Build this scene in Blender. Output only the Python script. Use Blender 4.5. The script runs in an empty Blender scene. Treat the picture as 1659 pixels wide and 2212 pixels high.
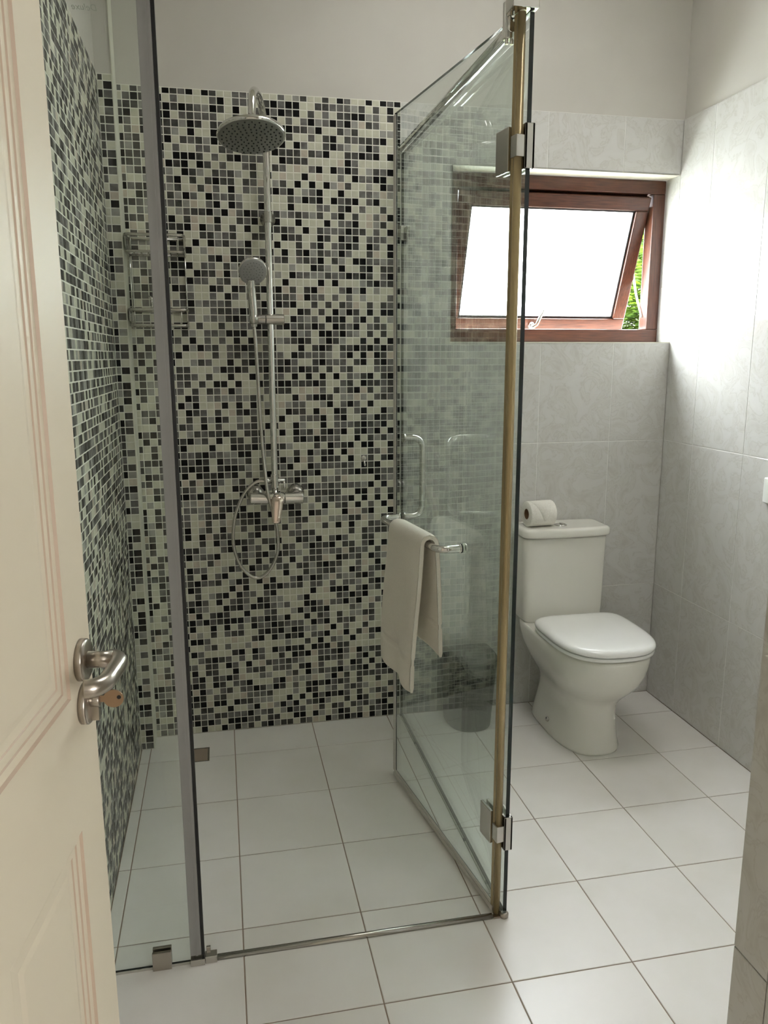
import bpy, math, random
from mathutils import Vector, Matrix
random.seed(7)
R = math.radians
scene = bpy.context.scene
COL = scene.collection

# ------------------------------------------------------------------ camera
def make_camera():
    cd = bpy.data.cameras.new('camera')
    cam = bpy.data.objects.new('camera', cd)
    COL.objects.link(cam)
    f = Vector((0.19814209, 0.96081419, -0.19384481))
    r = Vector((0.97929596, -0.20242049, -0.00231489))
    u = Vector((0.04146234, 0.18937276, 0.98102948))
    m = Matrix(((r.x, u.x, -f.x, 0.24222), (r.y, u.y, -f.y, -2.86820), (r.z, u.z, -f.z, 1.40738), (0, 0, 0, 1)))
    cam.matrix_world = m
    cd.sensor_fit = 'VERTICAL'
    cd.sensor_height = 36.0
    cd.sensor_width = 27.0
    cd.lens = 36.0 * 1700.73 / 2212.0
    cd.clip_start = 0.02
    scene.camera = cam
make_camera()

# ------------------------------------------------------------------ world and light
SKY = 19.5
BED = 24.0
CEILING_FILL = 3.8
EXPOSURE = 1.52
w = bpy.data.worlds.new('overcast_sky')
scene.world = w
w.use_nodes = True
bg = w.node_tree.nodes['Background']
bg.inputs['Color'].default_value = (0.95, 0.95, 1.0, 1)
bg.inputs['Strength'].default_value = SKY
vs = scene.view_settings
vs.view_transform = 'Standard'
vs.look = 'None'
vs.gamma = 1.0
vs.exposure = EXPOSURE
vs.use_curve_mapping = False
scene.cycles.max_bounces = 14
scene.cycles.diffuse_bounces = 6
scene.cycles.glossy_bounces = 6
scene.cycles.transmission_bounces = 8
scene.cycles.transparent_max_bounces = 32

def area_light(name, loc, rot, sx, sy, power, color, portal=False):
    d = bpy.data.lights.new(name, 'AREA')
    d.shape = 'RECTANGLE'
    d.size, d.size_y = sx, sy
    d.energy = power
    d.color = color
    d.cycles.is_portal = portal
    o = bpy.data.objects.new(name, d)
    o.location = loc
    o.rotation_euler = rot
    COL.objects.link(o)
    return o
# daylight entering the open window (portal only guides the sky's light)
area_light('window_portal', (1.53, 0.235, 1.77), (R(-90), 0, 0), 0.92, 0.64, 1.0, (1, 1, 1), True)
# added fill light in the unseen bedroom; no window is built there
area_light('bedroom_fill_light', (2.05, -5.56, 1.55), (R(90), 0, 0), 1.3, 1.4, BED, (1.0, 0.98, 0.97))

# ------------------------------------------------------------------ helpers
def lin(c):
    c = c / 255.0
    return c / 12.92 if c <= 0.04045 else ((c + 0.055) / 1.055) ** 2.4
def srgb(r, g, b):
    return (lin(r), lin(g), lin(b), 1.0)

class MB:
    def __init__(s):
        s.v, s.f, s.m, s.sm = [], [], [], []
    def add(s, vs_, fs, mi=0, smooth=False):
        o = len(s.v)
        s.v += [tuple(v) for v in vs_]
        for f in fs:
            s.f.append(tuple(i + o for i in f)); s.m.append(mi); s.sm.append(smooth)
        return s
    def box(s, x0, x1, y0, y1, z0, z1, mi=0):
        return s.add([(x0,y0,z0),(x1,y0,z0),(x1,y1,z0),(x0,y1,z0),(x0,y0,z1),(x1,y0,z1),(x1,y1,z1),(x0,y1,z1)],
              [(3,2,1,0),(4,5,6,7),(0,1,5,4),(1,2,6,5),(2,3,7,6),(3,0,4,7)], mi)
    def rings(s, rings, mi=0, smooth=True, cap0=True, cap1=True, closed=True):
        n = len(rings[0]); vs_ = [p for r in rings for p in r]; fs = []
        for i in range(len(rings) - 1):
            for j in range(n if closed else n - 1):
                k = (j + 1) % n
                fs.append((i*n+j, i*n+k, (i+1)*n+k, (i+1)*n+j))
        o = len(s.v)
        s.add(vs_, fs, mi, smooth)
        if cap0: s.f.append(tuple(o + j for j in reversed(range(n)))); s.m.append(mi); s.sm.append(False)
        if cap1: s.f.append(tuple(o + (len(rings)-1)*n + j for j in range(n))); s.m.append(mi); s.sm.append(False)
        return s
    def tube(s, path, r, n=12, mi=0, cap=True):
        P = [Vector(p) for p in path]
        rr = r if isinstance(r, (list, tuple)) else [r] * len(P)
        t0 = (P[1] - P[0]).normalized()
        up = Vector((0, 0, 1)) if abs(t0.z) < 0.9 else Vector((1, 0, 0))
        a = t0.cross(up).normalized()
        out = []
        for i, p in enumerate(P):
            if i == 0: t = t0
            elif i == len(P) - 1: t = (P[i] - P[i-1]).normalized()
            else: t = ((P[i+1] - P[i]).normalized() + (P[i] - P[i-1]).normalized()).normalized()
            a = (a - t * a.dot(t)).normalized()
            b = t.cross(a)
            out.append([p + (a*math.cos(q) + b*math.sin(q)) * rr[i] for q in (2*math.pi*k/n for k in range(n))])
        return s.rings(out, mi, True, cap, cap)
    def cyl(s, p0, p1, r, n=20, mi=0, r1=None, bev=0.0):
        p0, p1 = Vector(p0), Vector(p1)
        r1 = r if r1 is None else r1
        if bev:
            d = (p1 - p0).normalized() * bev
            return s.tube([p0, p0 + d*0.999, p0 + d, p1 - d, p1 - d*0.999, p1], [r-bev, r, r, r1, r1, r1-bev], n, mi)
        return s.tube([p0, p1], [r, r1], n, mi)
    def lathe(s, prof, origin, axis, n=32, mi=0, caps=True):
        ax = Vector(axis).normalized()
        up = Vector((0, 0, 1)) if abs(ax.z) < 0.9 else Vector((1, 0, 0))
        a = ax.cross(up).normalized(); b = ax.cross(a)
        o = Vector(origin)
        rg = [[o + ax*h + (a*math.cos(q) + b*math.sin(q))*max(r, 1e-5) for q in (2*math.pi*k/n for k in range(n))] for r, h in prof]
        return s.rings(rg, mi, True, caps, caps)
    def mesh(s, name, mats):
        me = bpy.data.meshes.new(name)
        me.from_pydata(s.v, [], s.f)
        for m in mats: me.materials.append(m)
        me.polygons.foreach_set('material_index', s.m)
        me.polygons.foreach_set('use_smooth', s.sm)
        me.update()
        return me

def smooth_path(pts, k=6):
    P = [Vector(p) for p in pts]; out = []
    for i in range(len(P) - 1):
        p0 = P[max(i-1, 0)]; p1 = P[i]; p2 = P[i+1]; p3 = P[min(i+2, len(P)-1)]
        for j in range(k):
            t = j / k
            out.append(0.5*((2*p1) + (p2-p0)*t + (2*p0-5*p1+4*p2-p3)*t*t + (3*p1-p0-3*p2+p3)*t**3))
    out.append(P[-1])
    return out

def wloc(o):
    l = Vector(o.location); q = o.parent
    while q: l = l + Vector(q.location); q = q.parent
    return l

def obj(name, mb, mats, parent=None, label=None, center=True, autosmooth=None):
    """one mesh object built from world coordinates; origin at its base centre"""
    mats = mats if isinstance(mats, (list, tuple)) else [mats]
    if center:
        lo = [min(v[i] for v in mb.v) for i in range(3)]; hi = [max(v[i] for v in mb.v) for i in range(3)]
        c = Vector(((lo[0]+hi[0])/2, (lo[1]+hi[1])/2, lo[2]))
    else:
        c = Vector((0, 0, 0))
    mb.v = [(v[0]-c.x, v[1]-c.y, v[2]-c.z) for v in mb.v]
    o = bpy.data.objects.new(name, mb.mesh(name, mats))
    COL.objects.link(o)
    o.location = c - (wloc(parent) if parent else Vector((0, 0, 0)))
    o.parent = parent
    if label: o['label'] = label
    return o

def thing(name, label, cat, loc, group=None):
    o = bpy.data.objects.new(name, None)
    o.empty_display_size = 0.05
    COL.objects.link(o); o.location = loc
    return tag(o, label, cat, group)
def tag(o, label, cat, group=None):
    o['label'] = label; o['category'] = cat
    if group: o['group'] = group
    return o
def struct(o, label=None):
    o['kind'] = 'structure'
    if label: o['label'] = label
    return o
def bevel(o, wd, seg=2, ang=35):
    m = o.modifiers.new('bevel', 'BEVEL'); m.width = wd; m.segments = seg
    m.limit_method = 'ANGLE'; m.angle_limit = R(ang)
    return o
def subsurf(o, lv=2):
    m = o.modifiers.new('subsurf', 'SUBSURF'); m.levels = lv; m.render_levels = lv
    return o

# ------------------------------------------------------------------ materials
def mat(name, col, rough=0.5, metal=0.0, spec=0.5, coat=0.0):
    m = bpy.data.materials.new(name); m.use_nodes = True
    b = m.node_tree.nodes['Principled BSDF']
    b.inputs['Base Color'].default_value = col
    b.inputs['Roughness'].default_value = rough
    b.inputs['Metallic'].default_value = metal
    b.inputs['Specular IOR Level'].default_value = spec
    b.inputs['Coat Weight'].default_value = coat
    b.inputs['Coat Roughness'].default_value = 0.05
    return m
def N(m, t, **kw):
    n = m.node_tree.nodes.new(t)
    for k, v in kw.items(): setattr(n, k, v)
    return n
def L(m, a, b): m.node_tree.links.new(a, b)
def noise_color(m, c0, c1, scale, detail=3.0, stretch=(1, 1, 1), coords='Object', rand=False, lo=0.35, hi=0.65, dist=0.0, bump=0.0, rough_var=None):
    b = m.node_tree.nodes['Principled BSDF']
    tc = N(m, 'ShaderNodeTexCoord'); mp = N(m, 'ShaderNodeMapping'); ns = N(m, 'ShaderNodeTexNoise'); cr = N(m, 'ShaderNodeValToRGB')
    mp.inputs['Scale'].default_value = stretch
    L(m, tc.outputs[coords], mp.inputs['Vector'])
    if rand:
        oi = N(m, 'ShaderNodeObjectInfo'); ml = N(m, 'ShaderNodeMath', operation='MULTIPLY'); ml.inputs[1].default_value = 37.0
        L(m, oi.outputs['Random'], ml.inputs[0])
        L(m, ml.outputs[0], mp.inputs['Location'])
    ns.inputs['Scale'].default_value = scale; ns.inputs['Detail'].default_value = detail; ns.inputs['Distortion'].default_value = dist
    L(m, mp.outputs[0], ns.inputs['Vector'])
    cr.color_ramp.elements[0].position = lo; cr.color_ramp.elements[0].color = c0
    cr.color_ramp.elements[1].position = hi; cr.color_ramp.elements[1].color = c1
    L(m, ns.outputs['Fac'], cr.inputs['Fac']); L(m, cr.outputs['Color'], b.inputs['Base Color'])
    if bump:
        bp = N(m, 'ShaderNodeBump'); bp.inputs['Strength'].default_value = bump; bp.inputs['Distance'].default_value = 0.002
        L(m, ns.outputs['Fac'], bp.inputs['Height']); L(m, bp.outputs[0], b.inputs['Normal'])
    return m

M = {}
M['paint'] = noise_color(mat('wall_paint', srgb(193, 190, 182), 0.75), srgb(190, 187, 179), srgb(196, 193, 185), 3.0)
M['ceiling'] = mat('ceiling_paint', srgb(225, 223, 214), 0.8)
M['reveal'] = mat('reveal_plaster', srgb(232, 228, 214), 0.7)
M['bedwall'] = mat('bedroom_paint', srgb(226, 223, 217), 0.8)
M['bedfloor'] = mat('bedroom_floor', srgb(190, 184, 174), 0.4)
M['floor_tile'] = noise_color(mat('floor_tile_glaze', srgb(233, 230, 225), 0.30), srgb(230, 227, 221), srgb(236, 233, 229), 5.0, rand=True)
M['grout_floor'] = mat('floor_grout', srgb(150, 134, 118), 0.9)
M['grout_mosaic'] = mat('mosaic_grout', srgb(222, 221, 210), 0.85)
M['grout_wall'] = mat('wall_grout', srgb(222, 221, 216), 0.8)
# pale grey marble effect tile
def marble():
    m = mat('pale_grey_marble_tile', srgb(196, 194, 186), 0.07)
    b = m.node_tree.nodes['Principled BSDF']
    tc = N(m, 'ShaderNodeTexCoord'); mp = N(m, 'ShaderNodeMapping'); oi = N(m, 'ShaderNodeObjectInfo'); ml = N(m, 'ShaderNodeMath', operation='MULTIPLY')
    ml.inputs[1].default_value = 41.0
    L(m, tc.outputs['Object'], mp.inputs['Vector']); L(m, oi.outputs['Random'], ml.inputs[0]); L(m, ml.outputs[0], mp.inputs['Location'])
    n1 = N(m, 'ShaderNodeTexNoise'); n1.inputs['Scale'].default_value = 9.0; n1.inputs['Detail'].default_value = 6.0; n1.inputs['Distortion'].default_value = 2.6
    L(m, mp.outputs[0], n1.inputs['Vector'])
    cr = N(m, 'ShaderNodeValToRGB'); e = cr.color_ramp.elements
    e[0].position = 0.30; e[0].color = srgb(193, 191, 185)
    e[1].position = 0.72; e[1].color = srgb(206, 205, 201)
    x = e.new(0.47); x.color = srgb(203, 202, 197)
    x = e.new(0.50); x.color = srgb(193, 191, 185)
    x = e.new(0.53); x.color = srgb(203, 202, 198)
    L(m, n1.outputs['Fac'], cr.inputs['Fac']); L(m, cr.outputs['Color'], b.inputs['Base Color'])
    return m
M['marble'] = marble()
MOS = []
def mosaic_mat(name, c, v, rough):
    c0 = srgb(*[max(0, x - v) for x in c]); c1 = srgb(*[min(255, x + v) for x in c])
    MOS.append(noise_color(mat(name, srgb(*c), rough, 0, 0.2), c0, c1, 28.0, 4.0, dist=1.0))
mosaic_mat('mosaic_cream', (196, 195, 176), 5, 0.3)
mosaic_mat('mosaic_pale_beige', (188, 178, 162), 6, 0.3)
mosaic_mat('mosaic_light_grey', (146, 145, 138), 9, 0.3)
mosaic_mat('mosaic_mid_grey', (104, 102, 98), 12, 0.3)
mosaic_mat('mosaic_dark_grey', (68, 67, 63), 12, 0.3)
mosaic_mat('mosaic_black', (12, 12, 12), 4, 0.25)
M['chrome'] = mat('chrome', (0.72, 0.71, 0.68, 1), 0.07, 1.0)
M['chrome_soft'] = mat('satin_steel', (0.55, 0.53, 0.49, 1), 0.24, 1.0)
M['rod_face'] = mat('spray_face_grey', srgb(118, 118, 110), 0.35)
M['rubber'] = mat('black_rubber', srgb(22, 22, 20), 0.5)
M['ceramic'] = mat('white_ceramic', srgb(226, 224, 215), 0.08, 0, 0.5, 0.3)
M['seat_plastic'] = mat('white_seat_plastic', srgb(240, 240, 237), 0.16, 0, 0.5)
M['white_trim'] = mat('white_trim', srgb(222, 221, 206), 0.5)
M['white_plastic'] = mat('white_plastic', srgb(240, 242, 238), 0.3)
M['seal_grey'] = mat('grey_pvc_seal', srgb(150, 149, 146), 0.3)
M['seal_pale'] = mat('pale_pvc_seal', srgb(205, 201, 195), 0.25)
M['seal_gold'] = mat('yellowed_pvc_seal', srgb(176, 156, 116), 0.22, 0.55)
M['silicone'] = noise_color(mat('mouldy_silicone', srgb(110, 108, 98), 0.6), srgb(30, 28, 26), srgb(170, 168, 158), 26.0, lo=0.36, hi=0.42)
M['towel'] = noise_color(mat('white_terry', srgb(236, 230, 218), 0.95, 0, 0.1), srgb(230, 224, 212), srgb(241, 235, 224), 700.0, 2.0, bump=0.6)
M['hem'] = mat('woven_hem', srgb(224, 217, 204), 0.85, 0, 0.1)
M['paper'] = noise_color(mat('tissue_paper', srgb(236, 233, 224), 0.9, 0, 0.1), srgb(230, 227, 218), srgb(240, 238, 230), 250.0, bump=0.2)
M['card'] = mat('cardboard_core', srgb(120, 92, 66), 0.9)
M['bin'] = mat('black_bin_plastic', srgb(34, 34, 33), 0.4)
M['bin_lid'] = mat('lid_plastic_sky_reflection', srgb(92, 92, 92), 0.3)  # lighter grey holds the sky's reflection on the lid
M['door_paint'] = mat('cream_gloss_paint', srgb(217, 207, 186), 0.45, 0, 0.35)
M['groove_shade'] = mat('groove_shade_and_dirt', srgb(190, 170, 150), 0.5)  # shadow lines of the mouldings and their dirt tint, put into one colour
M['steel'] = mat('brushed_steel', (0.46, 0.42, 0.37, 1), 0.28, 1.0)
M['brass'] = mat('worn_key_brass', srgb(150, 124, 98), 0.45, 0.6)
M['wood'] = noise_color(mat('varnished_wood', srgb(104, 62, 42), 0.32), srgb(70, 40, 28), srgb(102, 61, 43), 14.0, 6.0, (1.0, 12.0, 12.0), lo=0.3, hi=0.7)
M['wood_v'] = noise_color(mat('varnished_wood_upright', srgb(104, 62, 42), 0.32), srgb(70, 40, 28), srgb(102, 61, 43), 14.0, 6.0, (12.0, 12.0, 1.0), lo=0.3, hi=0.7)
M['gasket'] = mat('dark_gasket', srgb(40, 32, 30), 0.6)
M['lettering'] = mat('etched_lettering', srgb(168, 168, 158), 0.7)
M['leaf'] = None
def glass(name, tint):
    m = bpy.data.materials.new(name); m.use_nodes = True
    nt = m.node_tree; nt.nodes.clear()
    out = N(m, 'ShaderNodeOutputMaterial'); mx = N(m, 'ShaderNodeMixShader'); tr = N(m, 'ShaderNodeBsdfTransparent'); gl = N(m, 'ShaderNodeBsdfGlossy')
    lw = N(m, 'ShaderNodeLayerWeight'); lw.inputs['Blend'].default_value = 0.5
    pw = N(m, 'ShaderNodeMath', operation='POWER'); pw.inputs[1].default_value = 5.0
    mu = N(m, 'ShaderNodeMath', operation='MULTIPLY_ADD'); mu.inputs[1].default_value = 0.96; mu.inputs[2].default_value = 0.04
    tr.inputs['Color'].default_value = tint; gl.inputs['Roughness'].default_value = 0.0; gl.inputs['Color'].default_value = (0.95, 0.97, 0.96, 1)
    L(m, lw.outputs['Facing'], pw.inputs[0]); L(m, pw.outputs[0], mu.inputs[0]); L(m, mu.outputs[0], mx.inputs['Fac'])
    L(m, tr.outputs[0], mx.inputs[1]); L(m, gl.outputs[0], mx.inputs[2]); L(m, mx.outputs[0], out.inputs['Surface'])
    return m
M['glass'] = glass('shower_glass', (0.945, 0.968, 0.955, 1))
M['glass_edge'] = mat('dark_green_glass_edge', srgb(12, 26, 22), 0.15)
def frosted():
    m = bpy.data.materials.new('frosted_window_glass'); m.use_nodes = True
    m.node_tree.nodes.clear()
    out = N(m, 'ShaderNodeOutputMaterial'); m1 = N(m, 'ShaderNodeMixShader'); m2 = N(m, 'ShaderNodeMixShader')
    tr = N(m, 'ShaderNodeBsdfTransparent'); tl = N(m, 'ShaderNodeBsdfTranslucent'); gl = N(m, 'ShaderNodeBsdfGlossy')
    tc = N(m, 'ShaderNodeTexCoord'); ns = N(m, 'ShaderNodeTexNoise'); cr = N(m, 'ShaderNodeValToRGB')
    ns.inputs['Scale'].default_value = 30.0; ns.inputs['Detail'].default_value = 6.0
    cr.color_ramp.elements[0].position = 0.35; cr.color_ramp.elements[0].color = (0.86, 0.89, 0.89, 1)
    cr.color_ramp.elements[1].position = 0.7; cr.color_ramp.elements[1].color = (0.93, 0.96, 0.96, 1)
    L(m, tc.outputs['Object'], ns.inputs['Vector']); L(m, ns.outputs['Fac'], cr.inputs['Fac'])
    L(m, cr.outputs['Color'], tr.inputs['Color']); L(m, cr.outputs['Color'], tl.inputs['Color'])
    gl.inputs['Roughness'].default_value = 0.25
    m1.inputs['Fac'].default_value = 0.8; m2.inputs['Fac'].default_value = 0.05
    L(m, tr.outputs[0], m1.inputs[1]); L(m, tl.outputs[0], m1.inputs[2])
    L(m, m1.outputs[0], m2.inputs[1]); L(m, gl.outputs[0], m2.inputs[2]); L(m, m2.outputs[0], out.inputs['Surface'])
    return m
M['frosted'] = frosted()

# ------------------------------------------------------------------ room shell
XL, XR, ZT, ZC = -0.09, 1.98, 2.2695, 2.95
XM = 0.8965            # mosaic ends, wall tiles begin
YF = -2.62             # inner face of the doorway wall
WX0, WX1, WZ0, WZ1 = 1.086, XR, 1.46, 2.075   # window opening

fl = struct(obj('floor', MB().box(XL-0.1, XR+0.1, YF-0.1, 0.02, -0.12, -0.0018), M['grout_floor']), 'cream square tiled bathroom floor')
mb = MB()
PL = 0.006             # plaster lies 6 mm behind the tile faces
mb.box(XL-0.15, WX0, PL, 0.22, -0.12, ZC); mb.box(WX0, XR+0.15, PL, 0.22, -0.12, WZ0-0.004); mb.box(WX0, XR+0.15, PL, 0.22, WZ1+0.004, ZC); mb.box(XR+PL, XR+0.15, PL, 0.22, WZ0-0.004, WZ1+0.004)
wb = struct(obj('wall_back', mb, M['paint']), 'back wall with black and grey mosaic, pale tiles and cream paint above')
wr = struct(obj('wall_right', MB().box(XR+PL, XR+0.15, -1.95, PL, -0.12, ZC), M['paint']), 'right wall with pale grey marble tiles under cream paint')
wl = struct(obj('wall_left', MB().box(XL-0.15, XL-PL, YF-0.1, PL, -0.12, ZC), M['paint']), 'left wall with mosaic seen at a slant under cream paint')
struct(obj('ceiling', MB().box(XL-0.15, XR+0.15, YF-0.1, 0.22, ZC, ZC+0.1), M['ceiling']), 'plain white ceiling')
# return wall by the doorway
XP, YP = 1.012, -1.90
wp = struct(obj('wall_partition', MB().box(XP+PL, XR+0.15, YF-0.1, YP-PL, -0.12, ZC), M['paint']), 'tiled return wall at the right edge beside the doorway')
# doorway wall
mb = MB()
mb.box(XL-0.15, -0.075, YF-0.1, YF, -0.12, ZC); mb.box(0.78, XP+PL, YF-0.1, YF, -0.12, ZC); mb.box(-0.075, 0.78, YF-0.1, YF, 2.09, ZC)
struct(obj('wall_front', mb, M['paint']), 'cream doorway wall behind the photographer')
# bedroom behind the photographer
mb = MB().box(-1.6, 2.8, -5.6, YF-0.1, -0.12, -0.002)
struct(obj('floor_bedroom', mb, M['bedfloor']), 'bedroom floor behind the photographer')
mb = MB()
mb.box(-1.7, -1.6, -5.7, YF-0.1, -0.12, ZC); mb.box(2.8, 2.9, -5.7, YF-0.1, -0.12, ZC); mb.box(-1.6, 2.8, -5.7, -5.6, -0.12, ZC)
mb.box(-1.7, XL-0.15, YF-0.1, YF-0.05, -0.12, ZC); mb.box(XR+0.15, 2.9, YF-0.1, YF-0.05, -0.12, ZC)
struct(obj('wall_bedroom', mb, M['bedwall']), 'bedroom walls behind the photographer')
struct(obj('ceiling_bedroom', MB().box(-1.7, 2.9, -5.7, YF-0.1, ZC, ZC+0.1), M['ceiling']), 'bedroom ceiling behind the photographer')

# light panel added on the unseen ceiling to brighten floor and toilet lid
fill_panel = thing('ceiling_fill_light', 'added square fill light panel on the unseen bathroom ceiling', 'fill_light', (1.12, -0.95, ZC))
mb = MB()
for q in ((0.80, 1.44, -1.27, -1.25), (0.80, 1.44, -0.65, -0.63), (0.80, 0.82, -1.25, -0.65), (1.42, 1.44, -1.25, -0.65)): mb.box(q[0], q[1], q[2], q[3], ZC-0.022, ZC-0.0005)
obj('frame', mb, M['white_plastic'], fill_panel)
lm_ = mat('fill_light_diffuser', srgb(240, 240, 240), 0.5)
lm_.node_tree.nodes['Principled BSDF'].inputs['Emission Color'].default_value = (1.0, 0.98, 0.96, 1)
lm_.node_tree.nodes['Principled BSDF'].inputs['Emission Strength'].default_value = CEILING_FILL
obj('diffuser', MB().box(0.82, 1.42, -1.25, -0.65, ZC-0.016, ZC-0.010), lm_, fill_panel)

# pipe casing in the shower corner
XC, YC = -0.045, -0.09
wc = struct(obj('wall_column', MB().box(XL-PL, XC-0.001, YC+PL*0.6, PL, -0.05, ZC), M['paint']), 'narrow boxed pipe casing in the shower corner')
obj('corner_trim', MB().box(XC-0.001, XC+0.0015, YC-0.001, -0.0005, 0, ZC-0.002), M['white_trim'], wc, 'white strip on the side of the pipe casing')

# ------------------------------------------------------------------ tiles
def pieces(a0, a1, b0, b1, holes):
    """rectangle minus rectangles -> list of rectangles"""
    rs = [(a0, a1, b0, b1)]
    for (h0, h1, k0, k1) in holes:
        nx = []
        for (p0, p1, q0, q1) in rs:
            if p1 <= h0 or p0 >= h1 or q1 <= k0 or q0 >= k1: nx.append((p0, p1, q0, q1)); continue
            if p0 < h0: nx.append((p0, h0, q0, q1))
            if p1 > h1: nx.append((h1, p1, q0, q1))
            m0, m1 = max(p0, h0), min(p1, h1)
            if q0 < k0: nx.append((m0, m1, q0, k0))
            if q1 > k1: nx.append((m0, m1, k1, q1))
        rs = nx
    return [r for r in rs if r[1]-r[0] > 0.004 and r[3]-r[2] > 0.004]
def slab(mb, a0, a1, b0, b1, h, T, e=0.0012, mi=0):
    """tile with bevelled rim; T maps (a, b, height out of the wall) to world"""
    q = [T(a0,b0,0), T(a1,b0,0), T(a1,b1,0), T(a0,b1,0),
         T(a0,b0,h-e*0.7), T(a1,b0,h-e*0.7), T(a1,b1,h-e*0.7), T(a0,b1,h-e*0.7),
         T(a0+e,b0+e,h), T(a1-e,b0+e,h), T(a1-e,b1-e,h), T(a0+e,b1-e,h)]
    fs = [(8,9,10,11)]
    for k in range(4):
        n = (k+1) % 4
        fs += [(k, n, 4+n, 4+k), (4+k, 4+n, 8+n, 8+k)]
    mb.add(q, fs, mi)
def grid(edges, lo, hi):
    e = sorted(set([lo, hi] + [x for x in edges if lo + 0.004 < x < hi - 0.004]))
    return list(zip(e[:-1], e[1:]))
def tile_wall(parent, ea, eb, ra, rb, T, th, gap, material, holes=(), name='tile'):
    for (a0, a1) in grid(ea, *ra):
        for (b0, b1) in grid(eb, *rb):
            ps = pieces(a0 + gap/2, a1 - gap/2, b0 + gap/2, b1 - gap/2, holes)
            if not ps: continue
            m_ = MB()
            for p_ in ps: slab(m_, *p_, th, T, 0.0012 if len(ps) == 1 else 0.0)
            obj(name, m_, material, parent)
# floor tiles: 30 cm grid
ex = [0.2434 + 0.3*i for i in range(-3, 8)]; ey = [-(0.1973 + 0.3*k) for k in range(-1, 10)]
T = lambda a, b, h: (a, b, -0.008 + h)
tile_wall(fl, ex, ey, (XL, XR), (YP, 0.0), T, 0.008, 0.0030, M['floor_tile'], [(0.0535, 0.1525, -0.2235, -0.1195), (XL-0.1, XC, YC, 0.1)])
tile_wall(fl, ex, ey, (XL, XP), (YF, YP), T, 0.008, 0.0030, M['floor_tile'])
ez = [0.48 + 0.5965*k for k in range(0, 4)]
# back wall, right part
T = lambda a, b, h: (a, PL - h, b)
tile_wall(wb, [1.7439 - 0.3002*k for k in range(0, 3)], ez, (XM, XR), (0.0, ZT), T, PL, 0.0024, M['marble'], [(WX0, WX1 + 0.1, WZ0, WZ1)])
obj('grout', MB().box(XM, WX0, 0.0010, PL + 0.002, 0, ZT).box(WX0, XR, 0.0010, PL + 0.002, 0, WZ0-0.002).box(WX0, XR, 0.0010, PL + 0.002, WZ1+0.002, ZT), M['grout_wall'], wb)
# right wall (runs on into the window reveal)
T = lambda a, b, h: (XR + PL - h, a, b)
tile_wall(wr, [-(0.2012 + 0.3002*k) for k in range(0, 7)], ez, (YP, 0.0), (0.0, ZT), T, PL, 0.0024, M['marble'])
tile_wall(wr, [], ez, (0.0012, 0.0945), (WZ0, WZ1), T, PL, 0.0, M['marble'])
obj('grout', MB().box(XR + 0.0010, XR + PL + 0.002, YP, 0, 0, ZT), M['grout_wall'], wr)
# return wall: face to the corridor and face to the toilet
T = lambda a, b, h: (XP + PL - h, a, b)
tile_wall(wp, [-(1.98 + 0.3*k) for k in range(0, 3)], ez, (YF, YP), (0.0, ZT), T, PL, 0.0024, M['marble'])
T = lambda a, b, h: (a, YP - PL + h, b)
tile_wall(wp, [XP + 0.3*k for k in range(1, 4)], ez, (XP, XR), (0.0, ZT), T, PL, 0.0024, M['marble'])

# mosaic, 25 mm pitch
PT = 0.025; NR = 91; GAP = 0.0030
CAMP = Vector((0.242, -2.868, 1.407))
def pick_colors(nc, nr, seed):
    rnd = random.Random(seed); g = {}
    for r in range(nr):
        for c in range(nc):
            wts = [0.29, 0.035, 0.09, 0.15, 0.22, 0.215]
            near = [g.get((c-1, r)), g.get((c, r-1))]
            if 5 in near: wts[5] *= 0.22; wts[0] *= 1.15
            if g.get((c-1, r-1)) == 5: wts[5] *= 2.2
            if g.get((c+1, r-1)) == 5: wts[5] *= 1.5
            if near[0] == 0 and near[1] == 0: wts[0] *= 0.45
            if 4 in near: wts[4] *= 0.7
            x = rnd.random() * sum(wts); k = 0
            while x > wts[k]: x -= wts[k]; k += 1
            g[(c, r)] = k
    return g
def mosaic(parent, cells, T, colors, single):
    """cells: list of (col, row, a0, a1, b0, b1); 'single' of them become objects of their own"""
    def dist(c): return (Vector(T((c[2]+c[3])/2, (c[4]+c[5])/2, 0)) - CAMP).length
    full = sorted([c for c in cells if abs(c[3]-c[2]-(PT-GAP)) < 1e-4 and abs(c[5]-c[4]-(PT-GAP)) < 1e-4], key=dist)[:single]
    ids = set((c[0], c[1]) for c in full)
    stuff = MB()
    for c in cells:
        if (c[0], c[1]) in ids: continue
        slab(stuff, c[2], c[3], c[4], c[5], PL, T, 0.0009, colors[(c[0], c[1])])
    o = obj('mosaic_tiles', stuff, MOS, parent, 'field of small black, grey and cream mosaic tiles')
    o['kind'] = 'stuff'
    if full:
        protos = []
        h = (PT-GAP)/2
        z = Vector(T(0, 0, 0))
        for k in range(6):
            m_ = MB(); slab(m_, -h, h, -h, h, PL, lambda a, b, hh: tuple(Vector(T(a, b, hh)) - z), 0.0009)
            protos.append(m_.mesh('mosaic_tile', [MOS[k]]))
        for c in full:
            t = bpy.data.objects.new('mosaic_tile', protos[colors[(c[0], c[1])]])
            COL.objects.link(t); t.parent = parent
            t.location = Vector(T((c[2]+c[3])/2, (c[4]+c[5])/2, 0)) - wloc(parent)
def cells_for(edges_a, lo, hi):
    out = []
    g = GAP/2
    for ci, (a0, a1) in enumerate(grid(edges_a, lo, hi)):
        for r in range(NR):
            b0, b1 = r*PT, min((r+1)*PT, ZT)
            out.append((ci, r, a0+g, a1-g, b0+g, b1-g))
    return [c for c in out if c[3]-c[2] > 0.003]
cb = cells_for([0.8965 - PT*k for k in range(0, 40)], XC + 0.0015, XM)
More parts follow.
